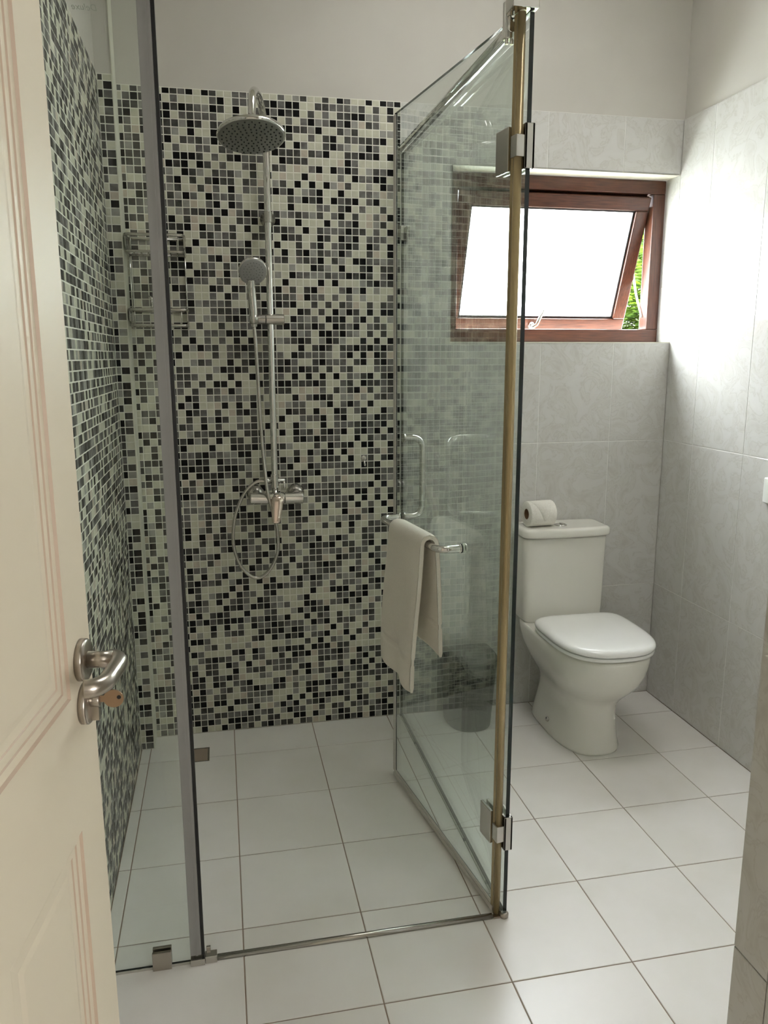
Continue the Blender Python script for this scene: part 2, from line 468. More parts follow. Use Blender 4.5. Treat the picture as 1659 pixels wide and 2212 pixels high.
mosaic(wb, cb, lambda a, b, h: (a, PL - h, b), pick_colors(45, NR, 3), 300)
obj('mosaic_grout', MB().box(XC, XM, 0.0007, PL + 0.002, 0, ZT+0.001), M['grout_mosaic'], wb)
cc = cells_for([-0.0485-0.0025 - PT*k + 0.002 for k in range(1, 3)], XL, XC - 0.001)
mosaic(wc, cc, lambda a, b, h: (a, YC + PL*0.6 - h*0.6, b), pick_colors(6, NR, 11), 0)
obj('mosaic_grout', MB().box(XL, XC-0.0012, YC+0.0005, YC+0.006, 0, ZT+0.001), M['grout_mosaic'], wc)
cl = cells_for([YC - PT*k for k in range(0, 60)], -1.265, YC)
mosaic(wl, cl, lambda a, b, h: (XL - PL + h, a, b), pick_colors(60, NR, 23), 0)
obj('mosaic_grout', MB().box(XL-PL-0.002, XL-0.0007, -1.265, YC, 0, ZT+0.001), M['grout_mosaic'], wl)

# ------------------------------------------------------------------ window
YW = 0.095
win = thing('window_1', 'brown wooden top-hung window with frosted pane, tilted open', 'window', ((WX0+WX1)/2, YW, WZ0))
win['kind'] = 'structure'; del win['category']
obj('reveal', MB().box(WX0, XR-0.0005, 0.0, YW, WZ1, WZ1+0.004).box(WX0-0.004, WX0, 0.0, YW, WZ0, WZ1), M['reveal'], win, 'cream plaster reveal')
obj('sill', MB().box(WX0-0.004, XR-0.001, -0.002, YW, WZ0-0.004, WZ0), M['white_trim'], win, 'thin white window sill')
fw_ = 0.05
x0, x1, z0, z1 = WX0, XR - 0.001, WZ0 + 0.001, WZ1 - 0.001
y0, y1 = YW, YW + 0.06
bevel(obj('frame_bar', MB().box(x0, x1, y0, y1, z1-fw_, z1), M['wood'], win), 0.003)
bevel(obj('frame_bar', MB().box(x0, x1, y0, y1, z0, z0+fw_), M['wood'], win), 0.003)
bevel(obj('frame_bar', MB().box(x0, x0+fw_, y0+0.0005, y1, z0+fw_, z1-fw_), M['wood_v'], win), 0.003)
bevel(obj('frame_bar', MB().box(x1-fw_, x1, y0+0.0005, y1, z0+fw_, z1-fw_), M['wood_v'], win), 0.003)
# sash hangs from the head and is pushed out at the foot
ang = R(20.0)
hy, hz = YW + 0.004, z1 - fw_ - 0.012
sx0, sx1 = x0 + fw_ + 0.006, x1 - fw_ - 0.006
SH = (hz - z0 - fw_) * 1.0 + 0.034
def S(x, d, n):   # d down the sash, n outwards through it
    return (x, hy + d*math.sin(ang) + n*math.cos(ang), hz - d*math.cos(ang) + n*math.sin(ang))
def sbox(mb, xa, xb, da, db, na, nb, mi=0):
    P = [S(xa,da,na), S(xb,da,na), S(xb,db,na), S(xa,db,na), S(xa,da,nb), S(xb,da,nb), S(xb,db,nb), S(xa,db,nb)]
    return mb.add(P, [(0,1,2,3),(7,6,5,4),(4,5,1,0),(5,6,2,1),(6,7,3,2),(7,4,0,3)], mi)
sash = bpy.data.objects.new('sash', None); COL.objects.link(sash); sash.parent = win
sash.location = Vector(S((sx0+sx1)/2, SH, 0)) - Vector(win.location)
sr = 0.052
def sashbar(xa, xb, da, db, mt): return bevel(obj('sash_rail', sbox(MB(), xa, xb, da, db, 0.0, 0.042), M[mt], sash), 0.004)
sashbar(sx0, sx1, 0.0, sr, 'wood'); sashbar(sx0, sx1, SH-sr, SH, 'wood'); sashbar(sx0, sx0+sr, sr, SH-sr, 'wood_v'); sashbar(sx1-sr, sx1, sr, SH-sr, 'wood_v')
gk = MB()
g0, g1, d0, d1, gw = sx0+sr, sx1-sr, sr, SH-sr, 0.008
for a in ((g0, g1, d0, d0+gw), (g0, g1, d1-gw, d1), (g0, g0+gw, d0+gw, d1-gw), (g1-gw, g1, d0+gw, d1-gw)):
    sbox(gk, *a, 0.010, 0.022)
obj('glazing_gasket', gk, M['gasket'], sash)
wpane = obj('pane', sbox(MB(), g0+0.003, g1-0.003, d0+0.003, d1-0.003, 0.018, 0.023), [M['frosted'], M['glass']], sash, 'frosted glass pane bright with daylight')
for p_ in wpane.data.polygons[1:]: p_.material_index = 1     # only the inner face is frosted
# lever catch on the lower rail
hx = 1.512
hb = MB()
c0 = Vector(S(hx, SH-0.024, 0)); nrm = Vector(S(0, 0, -1)) - Vector(S(0, 0, 0)); dn = Vector(S(0, 1, 0)) - Vector(S(0, 0, 0))
hb.lathe([(0.016, 0), (0.017, 0.004), (0.012, 0.010), (0.009, 0.016)], c0, nrm, 20)
hb.tube([c0 + nrm*0.014 + Vector((-0.012, 0, 0)), c0 + nrm*0.022, c0 + nrm*0.022 - dn*0.012 + Vector((0.014, 0, 0)), c0 + nrm*0.026 - dn*0.075 + Vector((0.032, 0, 0))], [0.005, 0.0075, 0.0075, 0.0055], 10)
obj('catch_handle', hb, M['chrome'], sash, 'chrome lever catch')
# friction stay in the gap on the right
st = MB()
A = Vector((sx1+0.004, y0+0.03, hz-0.03)); B = Vector((sx1+0.003, hy+0.30*math.sin(ang)+0.02, hz-0.30*math.cos(ang)+0.02)); C_ = Vector((sx1+0.004, y0+0.035, z0+fw_+0.05))
st.tube(smooth_path([A, (A+B)/2 + Vector((0, 0.008, 0)), B], 4), 0.004, 8); st.tube(smooth_path([B, (B+C_)/2 + Vector((0.0, 0.01, 0)), C_], 4), 0.0045, 8)
obj('stay_arm', st, M['white_plastic'], win, 'pale folding stay arm in the open gap')

# ------------------------------------------------------------------ shower glass
GY = -1.185
def pane(mb, P, th, nrm):
    """vertical pane: P = four corners of one face (counter-clockwise), glass faces + dark edges"""
    n = Vector(nrm) * th
    a = [Vector(p) for p in P]; b = [p + n for p in a]
    mb.add(a + b, [(0,1,2,3), (7,6,5,4)], 0)
    mb.add(a + b, [(1,0,4,5), (2,1,5,6), (3,2,6,7), (0,3,7,4)], 1)
    return mb
G = [M['glass'], M['glass_edge']]
ZG = 2.10
fs_ = thing('shower_screen', 'narrow fixed clear glass panel between the mosaic wall and the shower opening', 'glass panel', (0.02, GY, 0))
obj('pane', pane(MB(), [(XL+0.001, GY-0.004, 0.004), (0.128, GY-0.004, 0.004), (0.128, GY-0.004, ZG), (XL+0.001, GY-0.004, ZG)], 0.008, (0, 1, 0)), G, fs_)
mb = MB()
mb.box(0.120, 0.145, GY-0.0075, GY-0.0045, 0.022, ZG).box(0.120, 0.145, GY+0.0045, GY+0.0075, 0.022, ZG).box(0.1285, 0.146, GY-0.0045, GY+0.0045, 0.022, ZG)
obj('edge_seal', bevel(obj('edge_seal', mb, M['seal_grey'], fs_, 'grey plastic seal'), 0.001).name and MB().box(0.133, 0.137, GY-0.0092, GY-0.0075, 0.022, ZG), M['seal_grey'], fs_, 'raised rib of the seal')
obj('magnet_strip', MB().box(0.146, 0.1525, GY-0.007, GY+0.007, 0.022, ZG), M['rubber'], fs_, 'black magnetic strip')
bevel(obj('floor_clamp', MB().box(0.034, 0.077, GY-0.013, GY-0.0045, 0.0, 0.046).box(0.034, 0.077, GY+0.0045, GY+0.013, 0.0, 0.046), M['steel'], fs_, 'square steel floor clamp'), 0.0012)
bevel(obj('end_block', MB().box(0.120, 0.153, GY-0.016, GY+0.011, 0.0, 0.016).box(0.1535, 0.181, GY-0.013, GY+0.009, 0.0, 0.018).box(0.156, 0.166, GY+0.009, GY+0.016, 0.0, 0.026), M['chrome_soft'], fs_, 'small metal end block on the floor'), 0.001)
def letters(body, size, loc, parent, name):
    c = bpy.data.curves.new(name, 'FONT'); c.body = body; c.size = size; c.align_x = 'CENTER'; c.shear = 0.25
    tmp = bpy.data.objects.new(name, c); COL.objects.link(tmp)
    bpy.context.view_layer.update()
    me = bpy.data.meshes.new_from_object(tmp.evaluated_get(bpy.context.evaluated_depsgraph_get()))
    bpy.data.objects.remove(tmp)
    me.materials.clear(); me.materials.append(M['lettering'])
    o = bpy.data.objects.new(name, me); COL.objects.link(o); o.parent = parent
    # written to be read from inside the shower: mirrored from the doorway
    me.transform(Matrix(((-1, 0, 0, 0), (0, 0, 1, 0), (0, 1, 0, 0), (0, 0, 0, 1))))
    o.location = Vector(loc) - wloc(parent)
    return o
letters('Deluxe', 0.0155, (0.027, GY+0.0044, 2.0375), fs_, 'etched_lettering')['label'] = 'small mirrored lettering Deluxe'
obj('silicone_bead', MB().box(XL+0.001, 0.119, GY-0.006, GY-0.0042, 0.0, 0.006), M['silicone'], fs_)

# right-hand side panel running back to the wall
XS = 0.8975
sp = thing('shower_side_panel', 'clear fixed glass side panel running back from the corner to the wall', 'glass panel', (XS, -0.6, 0))
obj('pane', pane(MB(), [(XS, -0.002, 0.005), (XS, GY, 0.005), (XS, GY, ZG), (XS, -0.002, ZG)], 0.010, (1, 0, 0)), G, sp)
obj('silicone_bead', MB().box(XS-0.0035, XS-0.0002, GY+0.03, -0.003, 0.0, 0.005), M['silicone'], sp, 'dark mould-spotted sealant line')
for zc in (1.832, 0.30):
    bevel(obj('wall_clamp', MB().box(XS-0.011, XS-0.0002, -0.048, -0.001, zc-0.024, zc+0.024).box(XS+0.0102, XS+0.021, -0.048, -0.001, zc-0.024, zc+0.024), M['chrome_soft'], sp, 'square metal wall clamp'), 0.0015)

# support rods along the top
rod = thing('support_rod', 'chrome support rod along the top of the side panel to the wall', 'rod', (0.873, -0.6, 2.08))
zr = 2.093
rb = MB().cyl((0.884, -0.004, zr+0.012), (0.872, GY+0.03, zr-0.012), 0.0098, 16)
obj('rod', rb, M['chrome'], rod)
obj('wall_flange', MB().lathe([(0.0125, 0), (0.0125, 0.03), (0.011, 0.032)], (0.884, -0.001, zr+0.012), (0, -1, 0), 24), M['chrome_soft'], rod)
mb = MB()
mb.cyl((0.868, GY+0.045, 2.060), (0.868, GY+0.045, 2.132), 0.0125, 20, 0, None, 0.002)
mb.cyl((0.863, GY+0.04, 2.050), (0.863, GY+0.04, 2.062), 0.004, 10).cyl((0.874, GY+0.04, 2.050), (0.874, GY+0.04, 2.062), 0.004, 10)
obj('rod_connector', mb, M['chrome'], rod, 'chrome corner connector')
frod = thing('header_rod', 'chrome corner bracket and rod over the shower opening', 'rod', (0.4, GY, 2.105))
obj('rod', MB().cyl((XL+0.002, GY, 2.140), (0.862, GY, 2.140), 0.0095, 16), M['chrome'], frod)
bevel(obj('corner_bracket', MB().box(0.855, 0.912, GY-0.016, GY+0.03, 2.1015, 2.152), M['chrome'], frod), 0.002)

# door, swung inwards
HP = Vector((0.8835, GY + 0.004)); FP = Vector((0.777, -0.448))
dv = (FP - HP).normalized(); DLEN = 0.738; nv = Vector((dv.y, -dv.x))     # nv points to the side panel
def D(s, o, z): return (HP.x + dv.x*s + nv.x*o, HP.y + dv.y*s + nv.y*o, z)
def dbox(mb, s0, s1, o0, o1, za, zb, mi=0):
    P = [D(s0,o0,za), D(s1,o0,za), D(s1,o1,za), D(s0,o1,za), D(s0,o0,zb), D(s1,o0,zb), D(s1,o1,zb), D(s0,o1,zb)]
    return mb.add(P, [(0,1,2,3),(7,6,5,4),(4,5,1,0),(5,6,2,1),(6,7,3,2),(7,4,0,3)], mi)
sd = thing('shower_door', 'clear glass shower door swung inwards, with towel bar and pull handle', 'glass door', D(DLEN/2, 0, 0))
obj('pane', pane(MB(), [D(0.012, -0.004, 0.018), D(DLEN-0.006, -0.004, 0.018), D(DLEN-0.006, -0.004, ZG), D(0.012, -0.004, ZG)], 0.008, (nv.x, nv.y, 0)), G, sd)
obj('hinge_seal', dbox(dbox(MB().tube([D(0.0035, -0.0005, 0.006), D(0.0035, -0.0005, ZG)], 0.0092, 20), 0.0125, 0.024, -0.0062, -0.0042, 0.006, ZG), 0.0125, 0.024, 0.0042, 0.0062, 0.006, ZG), M['seal_gold'], sd, 'yellowed plastic seal on the hinge edge')
obj('free_edge_seal', dbox(dbox(MB(), DLEN-0.0055, DLEN+0.004, -0.005, 0.005, 0.02, ZG-0.005), DLEN-0.018, DLEN-0.0055, -0.0058, -0.0042, 0.02, ZG-0.005), M['seal_pale'], sd, 'pale seal on the free edge')
bevel(obj('bottom_sweep', dbox(dbox(MB(), 0.013, DLEN-0.007, -0.009, 0.007, 0.005, 0.0175), 0.013, DLEN-0.007, -0.006, -0.0042, 0.0175, 0.030), M['seal_pale'], sd, 'pale plastic drip sweep'), 0.0015)
for zc in (1.842, 0.236):
    hg = obj('hinge', bevel(obj('hinge_knuckle', dbox(MB(), -0.012, 0.014, -0.013, 0.0115, zc-0.022, zc+0.022), M['chrome_soft'], sd), 0.0015).name and
             dbox(dbox(MB(), 0.026, 0.082, -0.0125, -0.0045, zc-0.045, zc+0.045), 0.026, 0.082, 0.0045, 0.0125, zc-0.045, zc+0.045), M['chrome_soft'], sd, 'chrome hinge plate on the door')
    bevel(hg, 0.0015)
    # leaf clasping the side panel
    bevel(obj('hinge_leaf', MB().box(XS-0.006, XS-0.0002, GY-0.009, GY+0.05, zc-0.045, zc+0.045).box(XS+0.0102, XS+0.016, GY-0.009, GY+0.05, zc-0.045, zc+0.045).box(XS-0.006, XS+0.016, GY-0.009, GY-0.0005, zc-0.045, zc+0.045), M['chrome_soft'], sd, 'hinge half clasping the side panel'), 0.0012)
ZB, ZH = 0.914, 1.160
ph = MB()
SH_ = 0.682
ph.tube(smooth_path([D(SH_, 0.006, ZH), D(SH_, 0.035, ZH), D(SH_, 0.056, ZH-0.006), D(SH_, 0.068, ZH-0.022), D(SH_, 0.070, ZH-0.045), D(SH_, 0.070, (ZH+ZB)/2), D(SH_, 0.070, ZB+0.045), D(SH_, 0.068, ZB+0.022), D(SH_, 0.056, ZB+0.006), D(SH_, 0.035, ZB), D(SH_, 0.006, ZB)], 5), 0.0095, 16)
php = obj('pull_handle', ph, M['chrome'], sd, 'chrome D-shaped pull handle')
mb = MB()
for zz in (ZH, ZB): mb.lathe([(0.0135, 0.0042), (0.0135, 0.010), (0.0105, 0.0105)], D(SH_, 0, zz), (nv.x, nv.y, 0), 20)
obj('mount', mb, M['chrome_soft'], php)
tb = MB()
S1, S0 = SH_, 0.238
tb.tube(smooth_path([D(S1, -0.006, ZB), D(S1, -0.030, ZB), D(S1-0.004, -0.052, ZB), D(S1-0.020, -0.066, ZB), D(S1-0.05, -0.070, ZB), D((S0+S1)/2, -0.070, ZB), D(S0+0.05, -0.070, ZB), D(S0+0.020, -0.066, ZB), D(S0+0.004, -0.052, ZB), D(S0, -0.030, ZB), D(S0, -0.006, ZB)], 5), 0.0095, 16)
tbp = obj('towel_bar', tb, M['chrome'], sd, 'chrome towel bar')
mb = MB()
for ss in (S1, S0): mb.lathe([(0.0128, 0.0042), (0.0128, 0.0062), (0.0100, 0.0064)], D(ss, 0, ZB), (-nv.x, -nv.y, 0), 20)
m2_ = MB()
for ss in (S1, S0): m2_.lathe([(0.0118, 0.0066), (0.0122, 0.0075), (0.0122, 0.0105), (0.0100, 0.0112)], D(ss, 0, ZB), (-nv.x, -nv.y, 0), 20)
m2_.lathe([(0.0125, 0.0042), (0.0125, 0.008), (0.009, 0.0105)], D(S0, 0, ZB), (nv.x, nv.y, 0), 20)
obj('collar', m2_, M['chrome'], tbp)
obj('mount', mb, M['rubber'], tbp, 'dark mounting washers')

# floor threshold bar
th = MB()
prof = [(-0.008, 0.0), (-0.007, 0.006), (-0.003, 0.010), (0.003, 0.010), (0.007, 0.006), (0.008, 0.0)]
th.rings([[(xx, GY + a, b) for a, b in prof] for xx in (0.1815, 0.868)], 0, True)
tag(obj('threshold_bar', th, M['chrome_soft']), 'low metal threshold bar on the floor across the shower opening', 'threshold')
cap = MB().lathe([(0.011, 0), (0.012, 0.004), (0.012, 0.010), (0.006, 0.013)], (0.899, GY-0.004, 0.0), (0, 0, 1), 20)
cap.box(0.870, 0.896, GY-0.009, GY+0.003, 0.0, 0.005)
obj('corner_foot', cap, M['steel'], sp, 'metal pivot foot under the glass corner')

# ------------------------------------------------------------------ towel
def make_towel():
    def path(u, s):    # u: 0 front hem .. 1 back hem -> (offset, z)
        k = (s - 0.29) / 0.25
        front_bot = 0.518 - 0.012*math.sin(k*3.0) - (0.02 if k < 0.42 else 0.0)
        back_bot = 0.600 + 0.010*math.sin(k*4.0)
        top = ZB + 0.0195
        wv = 0.004*math.sin(k*9.0 + 0.6)
        if u < 0.46:
            t = u / 0.46
            z = front_bot + (ZB - front_bot)*t
            return (-0.070 - 0.0215 - (1-t)*(0.016 + wv*1.6 + 0.012*math.sin(math.pi*min(1, (1-t)*0.9))), z)
        if u < 0.56:
            q = (u - 0.46)/0.10 * math.pi
            return (-0.070 - 0.0215*math.cos(q), ZB + 0.0215*math.sin(q) + 0.001)
        t = (u - 0.56)/0.44
        z = ZB - (ZB - back_bot)*t
        return (-0.070 + 0.0215 + t*(0.008 + wv*0.5), z)
    U = [0, 0.015, 0.05, 0.085, 0.09, 0.10, 0.105, 0.115, 0.12, 0.17, 0.23, 0.30, 0.37, 0.42, 0.46, 0.475, 0.49, 0.51, 0.53, 0.545, 0.56, 0.60, 0.66, 0.72, 0.78, 0.84, 0.865, 0.87, 0.885, 0.89, 0.93, 0.97, 0.985, 1.0]
    ns = 15
    rows = []
    for u in U:
        row = []
        for j in range(ns):
            k = j/(ns-1)
            # the near edge is folded under, the cloth narrows a little over the bar
            pinch = 0.012*math.exp(-((u-0.51)/0.16)**2)
            s = 0.283 + pinch + k*(0.262 - 2*pinch)
            if u < 0.46: s += 0.022*(0.46-u)/0.46*(1 if k < 0.5 else 0.4)
            o_, z_ = path(u, 0.29 + k*0.25)
            row.append((s, o_, z_))
        rows.append(row)
    m_ = MB()
    th_ = 0.019
    def off(i, j, sg):
        a = rows[max(i-1, 0)][j]; b = rows[min(i+1, len(U)-1)][j]
        do, dz = b[1]-a[1], b[2]-a[2]; l = math.hypot(do, dz) or 1
        no, nz = -dz/l, do/l
        u = U[i]
        t = th_/2
        if 0.09 <= u <= 0.105 or 0.87 <= u <= 0.885: t *= 0.62     # woven hem band
        if u in (0, 1.0): t *= 0.55
        if j in (0, ns-1): t *= 0.62
        s_, o_, z_ = rows[i][j]
        return D(s_, o_ + no*t*sg, z_ + nz*t*sg)
    n, mm = len(U), ns
    ring = []
    vs_ = []
    for i in range(n):
        for j in range(mm): vs_.append(off(i, j, 1))
    for i in range(n):
        for j in range(mm): vs_.append(off(i, j, -1))
    fs = []
    q = n*mm
    for i in range(n-1):
        for j in range(mm-1):
            a, b, c, d = i*mm+j, i*mm+j+1, (i+1)*mm+j+1, (i+1)*mm+j
            fs.append((d, c, b, a)); fs.append((q+a, q+b, q+c, q+d))
        for j in (0, mm-1):
            a, d = i*mm+j, (i+1)*mm+j
            fs.append((a, q+a, q+d, d) if j else (d, q+d, q+a, a))
    for j in range(mm-1):
        a, b = j, j+1
        fs.append((a, b, q+b, q+a))
        a, b = (n-1)*mm+j, (n-1)*mm+j+1
        fs.append((b, a, q+a, q+b))
    m_.add(vs_, fs, 0, True)
    o = obj('hand_towel', m_, M['towel'])
    subsurf(o, 2)
    return tag(o, 'cream white hand towel folded over the shower door bar', 'towel')
make_towel()

# ------------------------------------------------------------------ shower fittings
RX, RY = 0.425, -0.055
sh = thing('shower_set', 'chrome riser rail with overhead rain shower and bar mixer on the mosaic wall', 'shower', (RX, 0, 0.89))
obj('riser_pipe', MB().tube(smooth_path([(RX-0.002, RY, 0.925), (RX-0.001, RY, 1.5), (RX+0.001, RY, 2.06), (RX-0.001, RY-0.004, 2.115), (RX-0.006, RY-0.03, 2.165), (RX-0.016, RY-0.085, 2.192), (RX-0.030, RY-0.16, 2.198), (RX-0.044, RY-0.235, 2.188), (RX-0.053, RY-0.282, 2.160), (RX-0.056, RY-0.296, 2.115), (RX-0.056, RY-0.297, 2.088)], 6), 0.0115, 18), M['chrome'], sh, 'chrome riser pipe bending forward at the top')
HC = Vector((RX-0.0605, RY-0.297, 2.050))
ax = Vector((0.03, -math.sin(R(14.5)), -math.cos(R(14.5)))).normalized()     # spray direction
hd = obj('shower_head', MB().lathe([(0.013, -0.052), (0.015, -0.046), (0.015, -0.036), (0.012, -0.034), (0.018, -0.024), (0.05, -0.016), (0.088, -0.010), (0.099, -0.004), (0.101, 0.002), (0.100, 0.008), (0.097, 0.0095)], HC, ax, 56), M['chrome'], sh, 'round chrome overhead shower head')
obj('spray_face', MB().lathe([(0.0968, 0.0096), (0.094, 0.0112), (0.0001, 0.0114)], HC, ax, 56), M['rod_face'], hd, 'flat grey spray face')
nz = MB()
aa = ax.cross(Vector((0, 0, 1))).normalized(); bb = ax.cross(aa)
for rr_, cnt in ((0.016, 7), (0.031, 13), (0.046, 18), (0.060, 24), (0.073, 26), (0.086, 26)):
    for k in range(cnt):
        q = 2*math.pi*(k + (0.5 if cnt == 26 and rr_ == 0.073 else 0))/cnt
        c = HC + ax*0.0112 + (aa*math.cos(q) + bb*math.sin(q))*rr_
        nz.cyl(c, c + ax*0.0022, 0.0028, 6, 0, 0.0022)
o = obj('nozzles', nz, M['rubber'], hd, 'rings of small dark nozzles'); o['kind'] = 'stuff'
obj('wall_bracket', MB().lathe([(0.026, 0.0), (0.026, 0.006), (0.012, 0.012), (0.010, 0.05)], (RX+0.003, -0.001, 1.868), (0, -1, 0), 24).cyl((RX+0.001, RY, 1.850), (RX+0.001, RY, 1.886), 0.0145, 20, 0, None, 0.002), M['chrome_soft'], sh, 'round wall bracket of the riser')
sl = obj('slider', MB().cyl((RX-0.017, RY-0.004, 1.533), (RX+0.046, RY-0.004, 1.533), 0.0180, 22, 0, None, 0.002), M['chrome_soft'], sh, 'sliding holder on the riser')
obj('holder_cup', MB().cyl((RX-0.068, RY-0.006, 1.533), (RX-0.018, RY-0.006, 1.533), 0.0165, 22, 0, None, 0.002).cyl((RX-0.058, RY-0.022, 1.518), (RX-0.058, RY-0.026, 1.549), 0.0155, 18), M['chrome_soft'], sl)
# mixer
ZM = 0.908
mx = obj('mixer_body', MB().cyl((0.333, -0.062, ZM+0.004), (0.398, -0.062, ZM), 0.0215, 24, 0, None, 0.003).cyl((0.398, -0.062, ZM), (0.455, -0.062, ZM), 0.0225, 24, 0, None, 0.003).cyl((0.455, -0.062, ZM), (0.523, -0.062, ZM-0.001), 0.0215, 24, 0, None, 0.003), M['chrome'], sh, 'chrome bar mixer body')
for xx in (0.356, 0.500):
    obj('wall_flange', MB().lathe([(0.033, 0), (0.033, 0.004), (0.029, 0.014), (0.019, 0.024), (0.014, 0.028), (0.013, 0.05)], (xx, -0.001, ZM+0.010), (0, -1, 0), 28), M['chrome_soft'], mx, 'domed wall flange')
lv = MB()
lr = []
for t, wd, dp in ((0, 0.008, 0.007), (0.06, 0.0145, 0.011), (0.2, 0.0165, 0.012), (0.45, 0.0155, 0.010), (0.8, 0.0125, 0.008), (0.96, 0.0105, 0.006), (1.0, 0.006, 0.003)):
    c = Vector((0.4285 - 0.010*t, -0.096 - 0.030*t, ZM + 0.016 - 0.094*t))
    lr.append([c + Vector((1.3*wd*math.copysign(abs(math.cos(q))**0.7, math.cos(q)), dp*math.copysign(abs(math.sin(q))**0.7, math.sin(q)), 0)) for q in (2*math.pi*k/20 for k in range(20))])
lv.rings(lr)
obj('mixer_lever', lv, mat('chrome_pink_reflection', (0.78, 0.66, 0.58, 1), 0.14, 1.0), mx, 'chrome lever hanging down, coloured with a pink reflection')  # pink reflection on the lever is put into the metal colour
obj('lever_neck', MB().cyl((0.427, -0.062, ZM+0.004), (0.427, -0.100, ZM+0.004), 0.016, 20), M['chrome_soft'], mx)
obj('diverter', MB().cyl((RX-0.002, RY, 0.945), (RX-0.002, RY, 0.995), 0.0145, 20, 0, None, 0.002).cyl((RX-0.03, RY, 0.972), (RX+0.034, RY, 0.972), 0.0085, 14).tube([(RX+0.030, RY, 0.974), (RX+0.031, RY-0.012, 0.962), (RX+0.030, RY-0.014, 0.945)], 0.0045, 8).cyl((RX-0.034, RY, 0.972), (RX-0.022, RY, 0.972), 0.011, 14), M['chrome'], sh, 'small diverter valve with knob')

# hand shower with its hose
hs = thing('hand_shower', 'chrome hand shower in its holder with a looped hose', 'hand shower', (0.365, -0.08, 1.52))
hp = [(0.3665, -0.080, 1.508), (0.3655, -0.082, 1.535), (0.3645, -0.086, 1.57), (0.3615, -0.094, 1.605), (0.3595, -0.105, 1.635), (0.3605, -0.116, 1.660)]
obj('handle', MB().tube(smooth_path(hp, 4), [0.0105 + 0.0045*min(1, i/7) - (0.003*max(0, (i-14)/6)) for i in range(21)], 16), M['chrome'], hs, 'chrome handle')
fc = Vector((0.366, -0.122, 1.687)); fa = Vector((0.10, -0.86, -0.50)).normalized()
hh = obj('head', MB().lathe([(0.006, -0.026), (0.023, -0.022), (0.040, -0.012), (0.0475, -0.002), (0.0478, 0.004), (0.045, 0.008)], fc, fa, 36), M['chrome'], hs, 'round chrome hand shower head')
obj('spray_face', MB().lathe([(0.0448, 0.0081), (0.042, 0.0095), (0.0001, 0.011)], fc, fa, 36), mat('pale_grey_spray_plate', srgb(150, 149, 146), 0.3), hh, 'pale grey spray plate')
nz = MB(); aa = fa.cross(Vector((0, 0, 1))).normalized(); bb = fa.cross(aa)
for rr_, cnt in ((0.012, 7), (0.022, 14), (0.032, 20)):
    for k in range(cnt):
        q = 2*math.pi*k/cnt; c = fc + fa*0.0102 + (aa*math.cos(q) + bb*math.sin(q))*rr_
        nz.cyl(c, c + fa*0.0018, 0.0015, 6)
o = obj('nozzles', nz, mat('grey_nozzles', srgb(92, 92, 90), 0.5), hh); o['kind'] = 'stuff'
hose = [(0.3668, -0.079, 1.510), (0.370, -0.077, 1.45), (0.3735, -0.072, 1.35), (0.378, -0.068, 1.20), (0.384, -0.072, 1.07), (0.394, -0.092, 0.937), (0.410, -0.096, 0.865), (0.423, -0.085, 0.808), (0.427, -0.07, 0.73), (0.417, -0.062, 0.685), (0.399, -0.058, 0.650), (0.375, -0.055, 0.623), (0.349, -0.053, 0.614), (0.318, -0.053, 0.628), (0.289, -0.055, 0.668), (0.272, -0.058, 0.72), (0.268, -0.060, 0.773), (0.276, -0.062, 0.84), (0.293, -0.062, 0.89), (0.315, -0.060, 0.932), (0.340, -0.057, 0.958), (0.366, -0.055, 0.971), (0.396, -0.055, 0.972)]
obj('hose', MB().tube(smooth_path(hose, 6), 0.0062, 12), M['chrome_soft'], hs, 'flexible metal hose hanging in a loop')

# small hook on the mosaic
hk = thing('wall_hook', 'tiny metal hook stuck on the mosaic right of the mixer', 'hook', (0.757, 0, 1.01))
obj('hook_plate', MB().lathe([(0.011, 0.0), (0.011, 0.003), (0.007, 0.005)], (0.757, -0.0005, 1.036), (0, -1, 0), 18), M['chrome_soft'], hk)
obj('hook_arm', MB().tube(smooth_path([(0.757, -0.004, 1.034), (0.757, -0.014, 1.028), (0.757, -0.022, 1.016), (0.757, -0.026, 1.012), (0.757, -0.030, 1.018)], 4), 0.003, 8), M['chrome'], hk)

# ------------------------------------------------------------------ wire rack
rk = thing('wire_rack', 'two-tier chrome wire shower caddy behind the fixed glass panel', 'shower caddy', (0.055, -0.001, 1.50))
ra, rb_, yb, yf = -0.036, 0.148, -0.006, -0.115
def tier(z, h):
    bsk = MB()
    for zz, rad in ((z, 0.0040), (z+h, 0.0048)):
        bsk.tube(smooth_path([(ra, yb, zz), (ra, yf+0.02, zz), (ra+0.006, yf+0.006, zz), (ra+0.02, yf, zz), (rb_-0.02, yf, zz), (rb_-0.006, yf+0.006, zz), (rb_, yf+0.02, zz), (rb_, yb, zz), ], 4), rad, 8)
        bsk.tube([(ra, yb, zz), (rb_, yb, zz)], rad, 8)
    for k in range(1, 8):
        xx = ra + (rb_-ra)*k/8
        bsk.tube([(xx, yb, z), (xx, yf, z)], 0.0026, 6)
    for xx, yy in ((ra, yb), (rb_, yb), (ra, -0.055), (rb_, -0.055), (ra+0.018, yf), (rb_-0.018, yf)):
        bsk.tube([(xx, yy, z), (xx, yy, z+h)], 0.0022, 6)
    # curled side rims, flat bands
    bsk.box(ra-0.0015, ra+0.0015, yf+0.02, yb, z+0.014, z+h)
    bsk.box(rb_-0.0015, rb_+0.0015, yf+0.02, yb, z+0.014, z+h)
    return bsk
obj('basket', tier(1.742, 0.052), M['chrome_soft'], rk, 'upper wire basket')
obj('basket', tier(1.510, 0.050), M['chrome_soft'], rk, 'lower wire basket')
